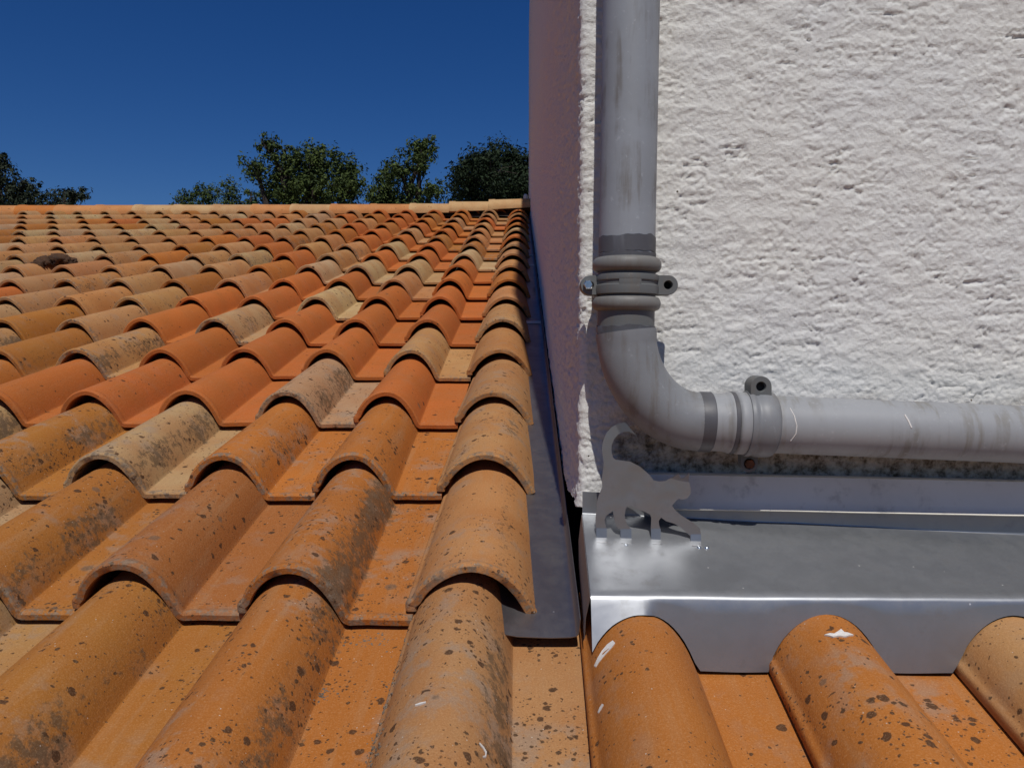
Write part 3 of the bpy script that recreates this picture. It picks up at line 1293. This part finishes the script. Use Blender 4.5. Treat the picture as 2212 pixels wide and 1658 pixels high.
# clamp on the horizontal run
cl2 = [(1606, 64), (1607, 70), (1613, 72), (1618, 71), (1620, 69.5), (1626, 69.5), (1629, 71.5), (1645, 72), (1658, 71), (1664, 69), (1668, 64)]
V, F = sweep([hor(x) for x, r in cl2], [px_(r) for x, r in cl2], 56)
clamp2 = obj('pipe_clamp', mesh('pipe_clamp', V, F, M_pvc_elbow, True, 40), pipe)
q = at(1634, 833, DP)
lug(q.x, q.z, ax.y - .024, ax.y + .004, px_(45), px_(36), -math.pi / 2 + .03, px_(10), 'lug', clamp2, M_pvc_clamp)
V, F = sweep([(q.x, ax.y - .016, q.z), (q.x, ax.y + .0045, q.z)], [px_(10.5)] * 2, 6)
local_child('bolt', V, F, M_hole, clamp2, 20)
q = at(1624, 1004, DP)
lug(q.x, q.z, ax.y + .002, ax.y + .016, px_(38), px_(36), math.pi / 2, px_(11), 'lug', clamp2, M_pvc_clamp)
V, F = sweep([(q.x, ax.y - .002, q.z), (q.x, ax.y + .0165, q.z)], [px_(10), px_(11.5)], 6)
local_child('bolt', V, F, M_rust, clamp2, 20)

# white scratches on the horizontal pipe
def pipe_front(x, yoff):
    c0 = hor(x)
    h_ = px_(yoff)
    rad = px_(62.0)
    dz = -h_
    return Vector((c0.x, c0.y - math.sqrt(max(rad * rad - dz * dz, 0)) - .0001, c0.z + dz))


for pts, rd_ in (([(1690, -40), (1696, -25), (1700, -5), (1699, 12), (1690, 28)], .0008), ([(1929, -36), (1933, -26), (1939, -10)], .0013)):
    path = [pipe_front(x, y) for x, y in pts]
    V, F = sweep(path, [rd_ * (.6 + .4 * math.sin(math.pi * (k + .5) / len(path))) for k in range(len(path))], 8)
    obj('paint_scratch', mesh('paint_scratch', V, F, M_white, True), pipe)

# ------------------------------------------------------------------ cut-out sheet-metal cat
DC = 1.018
cat_px = [(475, 135), (400, 150), (330, 185), (270, 250), (232, 340), (215, 430), (224, 510), (238, 600), (228, 700), (216, 790), (222, 870), (200, 930), (172, 1010), (160, 1080), (163, 1130),
          (148, 1220), (149, 1300), (155, 1358), (275, 1358), (262, 1310), (250, 1260), (262, 1215), (295, 1185), (345, 1150), (352, 1210), (365, 1270), (385, 1330), (430, 1368), (556, 1362), (520, 1330), (490, 1270), (478, 1200), (488, 1130), (505, 1098), (540, 1088),
          (600, 1118), (700, 1155), (768, 1190), (780, 1230), (778, 1300), (776, 1362), (888, 1362), (870, 1310), (865, 1262), (892, 1224), (950, 1265), (1040, 1292), (1110, 1330), (1170, 1385), (1222, 1430), (1345, 1416), (1336, 1350), (1270, 1290),
          (1190, 1240), (1110, 1190), (1045, 1130), (1015, 1085), (1040, 1055), (1062, 1030), (1085, 1006), (1130, 1018), (1185, 1002), (1218, 962), (1228, 900), (1212, 838), (1200, 778), (1206, 706), (1165, 752), (1135, 772), (1108, 768), (1084, 722),
          (1000, 770), (930, 805), (860, 809), (805, 797), (765, 745), (720, 700), (640, 635), (540, 585), (440, 571), (365, 560), (342, 535), (325, 480), (325, 400), (350, 330), (400, 272), (460, 246), (520, 242), (570, 265), (615, 295)]
K = .98355


def catp(cx, cy):
    return at((1280 + cx / 5.18) * K, (900 + cy / 5.18) * K, DC)


cat = empty('metal_cat', catp(600, 1362))
tag(cat, 'flat cut-out cat of grey sheet metal walking along the zinc apron', 'ornament')
ol = [catp(a, b) for a, b in cat_px]
yc = catp(600, 900).y
V, F = plate([(p.x, p.z) for p in ol], yc - .0006, yc + .0006)
bm = bmesh.new()
vs = [bm.verts.new(v) for v in V]
for f in F:
    bm.faces.new([vs[i] for i in f])
bmesh.ops.recalc_face_normals(bm, faces=bm.faces)
bmesh.ops.triangulate(bm, faces=[f for f in bm.faces if len(f.verts) > 4])
me = bpy.data.meshes.new('cat_body')
bm.to_mesh(me)
bm.free()
me.materials.append(M_cat)
obj('body', me, cat)


def apron_z(X, Y):
    b = bend_pt(X)
    a = (Y - Yf) / (b.y - Yf)
    return Zf + (b.z - Zf) * a - .0022 * math.sin(max(0, min(1, a)) * math.pi)


for a, b, cy in ((155, 275, 1357), (430, 556, 1364), (778, 888, 1361), (1226, 1345, 1421)):
    pa, pb = catp(a, cy), catp(b, cy)
    za = pa.z
    y2 = yc - .012
    V = []
    for X in (pa.x, pb.x):
        zf = apron_z(X, y2) + .0012
        V += [(X, yc - .0008, za + .001), (X, yc - .003, zf + .0012), (X, y2, zf), (X, yc - .0008, za - .0008), (X, yc - .003, zf - .0002), (X, y2, zf - .0010)]
    F = [(0, 1, 7, 6), (1, 2, 8, 7), (3, 9, 10, 4), (4, 10, 11, 5), (0, 3, 4, 1), (1, 4, 5, 2), (6, 7, 10, 9), (7, 8, 11, 10), (2, 5, 11, 8)]
    me_ = fix_normals(mesh('foot_tab', V, F, M_cat, False))
    obj('foot_tab', me_, cat)
# solder blobs and a rivet on the front paw
for (a, b, r) in ((1300, 1440, .0028), (1385, 1497, .0034), (480, 1395, .0024)):
    p = catp(a, b)
    y = yc - .014
    z = apron_z(p.x, y)
    V, F = sweep([(p.x, y, z - .001), (p.x, y, z + .0004), (p.x, y, z + r * .45), (p.x, y, z + r * .6)], [r, r, r * .7, r * .2], 12)
    obj('solder_blob', mesh('solder_blob', V, F, M_bolt, True, 60), cat)

# ------------------------------------------------------------------ small things lying about
def blob(name, c, r, mat, seed, sub=2, squash=(1, 1, 1), rough=.35):
    bm = bmesh.new()
    bmesh.ops.create_icosphere(bm, subdivisions=sub, radius=1)
    rd = random.Random(seed)
    ph = [Vector((rd.uniform(-9, 9), rd.uniform(-9, 9), rd.uniform(-9, 9))) for _ in range(3)]
    from mathutils import noise as mn
    for v in bm.verts:
        d = 1 + rough * mn.noise(v.co * 1.6 + ph[0]) + rough * .6 * mn.noise(v.co * 4 + ph[1])
        v.co = Vector((v.co.x * squash[0], v.co.y * squash[1], v.co.z * squash[2])) * d * r
    me_ = bpy.data.meshes.new(name)
    bm.to_mesh(me_)
    bm.free()
    me_.shade_smooth()
    me_.materials.append(mat)
    return me_


# the ragged dark clump far up the roof
dcl = 3.62
p = at(118, 553, dcl)
tt_ = (p.y - Y0) / ca
clump = empty('dirt_clump', roof_pt(p.x, tt_, .035))
tag(clump, 'dark brown crumbling clump lying on the tiles far up at left', 'debris')
for k in range(7):
    rd = random.Random(k)
    c0 = roof_pt(p.x + rd.uniform(-.075, .075), tt_ + rd.uniform(-.05, .05), .055 + rd.uniform(0, .025))
    o = bpy.data.objects.new('lump', blob('lump', c0, rd.uniform(.020, .034), M_dirt, k, 3, (1.2, 1, .8), .95))
    C.objects.link(o)
    o.parent = clump
    o.location = c0 - clump.location

# white fleck on a clean red tile
p = at(380, 860, 1.0)


def on_roof(x, y, h):
    """point where the sight line of a survey reading meets the roof at height h"""
    d = (H - h) * FPX / (y - 305)
    return at(x, y, d)


q = on_roof(379, 861, .045)
fl = bpy.data.objects.new('white_fleck', blob('white_fleck', q, .0075, M_white, 4, 2, (.9, .9, .8), .5))
C.objects.link(fl)
fl.location = q
tag(fl, 'tiny white fleck in the groove of a clean red tile', 'debris')
q = on_roof(1135, 428, .08)
wf = bpy.data.objects.new('mortar_stub', blob('mortar_stub', q, .034, M_white, 14, 2, (.6, .6, 1.1), .25))
C.objects.link(wf)
wf.location = at(1136, 428, 6.55)
tag(wf, 'small white stub standing at the ridge end against the wall', 'mortar')

# paint smears on the right-hand tiles, laid on the clay
def smear(name, poly_px, label, mat=M_white, lift=.0016):
    """poly in picture readings; drape on row -1 tiles"""
    V = []
    pts = []
    for x, y in poly_px:
        h = .03
        for _ in range(12):
            q = on_roof(x, y, h)
            t_ = (q.y - Y0 + h * sa) / ca
            h = tile_top(q.x, t_)
        pts.append(roof_pt(q.x, t_, h + lift))
    n = len(pts)
    cen = sum(pts, Vector()) / n
    base = cen.copy()
    up = Vector((0, -sa, ca)) * .0006
    V = [p - base + up for p in pts] + [p - base - up * 2 for p in pts]
    F = [tuple(range(n)), tuple(range(2 * n - 1, n - 1, -1))] + [(i, i + n, (i + 1) % n + n, (i + 1) % n) for i in range(n)]
    me_ = fix_normals(mesh(name, V, F, mat, False))
    o = bpy.data.objects.new(name, me_)
    C.objects.link(o)
    o.location = base
    tag(o, label, 'paint')
    return o


def strip_poly(pts):
    Lp, Rp = [], []
    for i, (x, y, w_) in enumerate(pts):
        a = pts[max(i - 1, 0)]
        b = pts[min(i + 1, len(pts) - 1)]
        dx, dy = b[0] - a[0], b[1] - a[1]
        ln = math.hypot(dx, dy)
        Lp.append((x - dy / ln * w_, y + dx / ln * w_))
        Rp.append((x + dy / ln * w_, y - dx / ln * w_))
    return Lp + Rp[::-1]


smear('paint_streak', strip_poly([(1326, 1394, 4), (1316, 1403, 6), (1304, 1416, 5.5), (1293, 1431, 4), (1285, 1445, 2.5)]), 'white paint streak on the tile edge just below the apron corner')
smear('paint_splash', [(1780, 1384), (1792, 1381), (1801, 1382), (1808, 1378), (1816, 1372), (1823, 1379), (1831, 1380), (1843, 1385), (1834, 1386), (1825, 1389), (1812, 1387), (1799, 1389), (1790, 1386)], 'white paint splash on the crown of the second right-hand tile', lift=.0030)
smear('paint_drip', strip_poly([(1302, 1528, 2.2), (1297, 1536, 2.6), (1292, 1545, 1.5)]), 'small white paint drip low on the left edge of the right-hand tile')
smear('straw_curl', strip_poly([(1036, 1613, 1.0), (1044, 1622, 1.7), (1050, 1632, 1.9), (1049, 1641, 1.5), (1043, 1642, .8)]), 'pale curl of straw at the bottom on the spotted tan tile')
smear('straw_bit', strip_poly([(897, 1531, 1.0), (908, 1528, 1.7), (920, 1525, .9)]), 'short pale straw lying on the spotted tan tile')

# grit gathered beside the spotted tan tile
bm = bmesh.new()
rd = random.Random(77)


def grit_at(x, y, r):
    h = .012
    for _ in range(10):
        q = on_roof(x, y, h)
        t_ = (q.y - Y0 + h * sa) / ca
        h = tile_top(q.x, t_)
    c0 = roof_pt(q.x, t_, h + r * .35)
    m4 = Matrix.Translation(c0) @ Matrix.Rotation(rd.uniform(0, 6), 4, Vector((rd.random(), rd.random(), rd.random() + .1)).normalized()) @ Matrix.Diagonal((r * rd.uniform(.7, 1.4), r * rd.uniform(.7, 1.3), r * rd.uniform(.5, 1), 1))
    bmesh.ops.create_icosphere(bm, subdivisions=1, radius=1, matrix=m4)


for k in range(260):
    a = rd.random() ** .8
    x = 866 - 70 * a + rd.gauss(0, 9) - abs(rd.gauss(0, 6))
    y = 1395 + 265 * a + rd.uniform(-8, 8)
    if x > 868 - 62 * a + 6:
        continue
    grit_at(x, y, rd.uniform(.0007, .0026))
for k in range(260):
    grit_at(rd.gauss(815, 30), rd.gauss(1382, 9), rd.uniform(.0006, .0022))
for k in range(60):
    grit_at(rd.gauss(702, 9), rd.gauss(1500, 8), rd.uniform(.0008, .0026))
me = bpy.data.meshes.new('roof_grit')
bm.to_mesh(me)
bm.free()
me.materials.append(M_grit)
go = bpy.data.objects.new('roof_grit', me)
C.objects.link(go)
tag(go, 'grey grit washed into the pan beside the spotted tan tile', 'grit', kind='stuff')

# ------------------------------------------------------------------ trees beyond the ridge
def make_tree(name, label, D, blobs, leaf, leaf_mat, base_px, trunk_r, density, seed, branches=6, leaf_elong=1.4):
    """blobs: crown lobes (x, y, rx, ry) read in the picture at distance D"""
    rd = np.random.default_rng(seed)
    foot = at(base_px, 700, D)
    foot.z = 0
    root = empty(name, foot)
    tag(root, label, 'tree', 'trees beyond the ridge')
    cen, rad = [], []
    for i, (x, y, rx, ry) in enumerate(blobs):
        c0 = at(x, y, D) + Vector((0, float(rd.uniform(-.9, .9)), 0))
        cen.append(c0)
        rad.append((rx / FPX * D, (rx + ry) / 2 / FPX * D, ry / FPX * D))
    P, N_ = [], []
    for c0, r0 in zip(cen, rad):
        vol = r0[0] * r0[1] * r0[2]
        # sub-clumps in each lobe
        ncl = max(18, int(85 * (vol ** .5)))
        for k in range(ncl):
            u = rd.normal(size=3)
            u /= np.linalg.norm(u)
            rr_ = rd.random() ** .45
            cc = np.array([c0.x + u[0] * r0[0] * rr_, c0.y + u[1] * r0[1] * rr_, c0.z + u[2] * r0[2] * rr_])
            cr = min(r0) * rd.uniform(.22, .42)
            m_ = max(30, int(density * cr * cr * 900))
            off = rd.normal(size=(m_, 3)) * cr * .55
            P.append(cc + off)
            nn = off / (np.linalg.norm(off, axis=1, keepdims=True) + 1e-6) + rd.normal(size=(m_, 3)) * .6 + np.array([0, 0, .5])
            N_.append(nn)
    P = np.concatenate(P)
    N_ = np.concatenate(N_)
    N_ /= np.linalg.norm(N_, axis=1, keepdims=True)
    m_ = len(P)
    tmp = rd.normal(size=(m_, 3))
    A = np.cross(N_, tmp)
    A /= np.linalg.norm(A, axis=1, keepdims=True) + 1e-9
    B = np.cross(N_, A)
    sz = leaf * .50 * rd.uniform(.6, 1.4, size=(m_, 1))
    co_ = np.stack([P - A * sz * leaf_elong, P - B * sz * .55, P + A * sz * leaf_elong, P + B * sz * .55], 1).reshape(-1, 3)
    co_ -= np.array(foot)
    me_ = bpy.data.meshes.new('crown')
    me_.vertices.add(len(co_))
    me_.vertices.foreach_set('co', co_.ravel())
    me_.loops.add(m_ * 4)
    me_.loops.foreach_set('vertex_index', np.arange(m_ * 4, dtype=np.int32))
    me_.polygons.add(m_)
    me_.polygons.foreach_set('loop_start', np.arange(0, m_ * 4, 4, dtype=np.int32))
    me_.update(calc_edges=True)
    me_.materials.append(leaf_mat)
    o = bpy.data.objects.new('crown', me_)
    C.objects.link(o)
    o.parent = root
    # trunk and limbs
    lowz = min(c0.z - r0[2] for c0, r0 in zip(cen, rad))
    fork = Vector((foot.x, foot.y, max(2.2, lowz - 1.0)))
    VV, FF = [], []

    def add(V, F):
        b = len(VV)
        VV.extend([Vector(v) - foot for v in V])
        FF.extend([tuple(i + b for i in f) for f in F])
    add(*sweep([foot, foot.lerp(fork, .5) + Vector((.1, 0, 0)), fork], [trunk_r * 1.25, trunk_r, trunk_r * .8], 10))
    for c0, r0 in zip(cen, rad):
        mid_ = fork.lerp(c0, .55) + Vector((float(rd.uniform(-.3, .3)), 0, float(rd.uniform(.1, .5))))
        add(*sweep([fork - Vector((0, 0, .2)), mid_, c0], [trunk_r * .55, trunk_r * .32, trunk_r * .12], 7))
        for k in range(branches):
            u = Vector(rd.normal(size=3)).normalized()
            tip = c0 + Vector((u.x * r0[0], u.y * r0[1], abs(u.z) * r0[2] * .9)) * .8 - c0 * 0 if False else c0 + Vector((u.x * r0[0], u.y * r0[1], abs(u.z) * r0[2])) * .75
            s_ = mid_.lerp(c0, float(rd.uniform(.3, 1)))
            add(*sweep([s_, s_.lerp(tip, .5) + Vector((0, 0, float(rd.uniform(-.1, .2)))), tip], [trunk_r * .09, trunk_r * .05, trunk_r * .02], 5))
    me_ = mesh('trunk', VV, FF, M_bark, True)
    o = bpy.data.objects.new('trunk', me_)
    C.objects.link(o)
    o.parent = root
    return root, m_


tot = 0
specs = [
    ('olive_tree', 'sparse branching tree with gaps at the far left above the ridge', 21, [(15, 395, 50, 48), (60, 430, 60, 40), (115, 425, 40, 32), (158, 425, 22, 24), (-50, 400, 70, 60), (5, 350, 22, 20), (40, 462, 95, 42), (105, 462, 80, 40), (-10, 440, 60, 50), (85, 412, 34, 24)], .075, M_leaf_olive, 60, .2, .75, 3),
    ('pine_tree', 'small rounded green tree top, leftmost of the two low domes', 27, [(382, 424, 34, 22), (378, 450, 30, 20), (402, 455, 30, 20)], .065, M_leaf_pine, 385, .14, 1.5, 5),
    ('pine_tree', 'small rounded green tree top beside the larger ragged tree', 27.6, [(436, 418, 38, 24), (455, 430, 28, 22), (430, 455, 40, 25)], .065, M_leaf_pine, 438, .14, 1.5, 6),
    ('oak_tree', 'low dusky tree filling the dip left of the large ragged tree', 26, [(500, 424, 34, 32), (525, 415, 22, 26), (510, 460, 50, 30)], .07, M_leaf_mid, 508, .16, 1.2, 8),
    ('oak_tree', 'large ragged green tree with airy top, tallest left of centre', 24, [(592, 318, 30, 24), (660, 322, 50, 28), (625, 345, 40, 26), (570, 375, 42, 32), (640, 390, 62, 48), (700, 365, 50, 44), (745, 370, 44, 46), (690, 420, 90, 40), (580, 425, 50, 30), (650, 455, 135, 52), (770, 415, 36, 38), (610, 400, 40, 36)], .085, M_leaf_mid, 650, .3, 1.1, 12),
    ('oak_tree', 'green tree with a tall lobe at right and a gap beside the dark tree', 23, [(835, 385, 38, 44), (870, 370, 32, 36), (905, 325, 32, 28), (925, 318, 30, 24), (915, 360, 28, 30), (880, 415, 60, 32), (820, 430, 40, 24), (870, 462, 95, 48), (805, 420, 34, 34), (940, 425, 34, 26)], .08, M_leaf_mid, 872, .26, 1.25, 17),
    ('holm_oak', 'dense blackish-green round tree touching the side wall', 19, [(1010, 375, 52, 55), (1070, 352, 62, 50), (1110, 350, 52, 46), (1060, 400, 85, 52), (1130, 395, 60, 60), (1000, 420, 48, 35), (1080, 450, 120, 50)], .07, M_leaf_dark, 1070, .3, 2.2, 21),
]
for sp in specs:
    _, m_ = make_tree(*sp)
    tot += m_
print('leaves', tot)
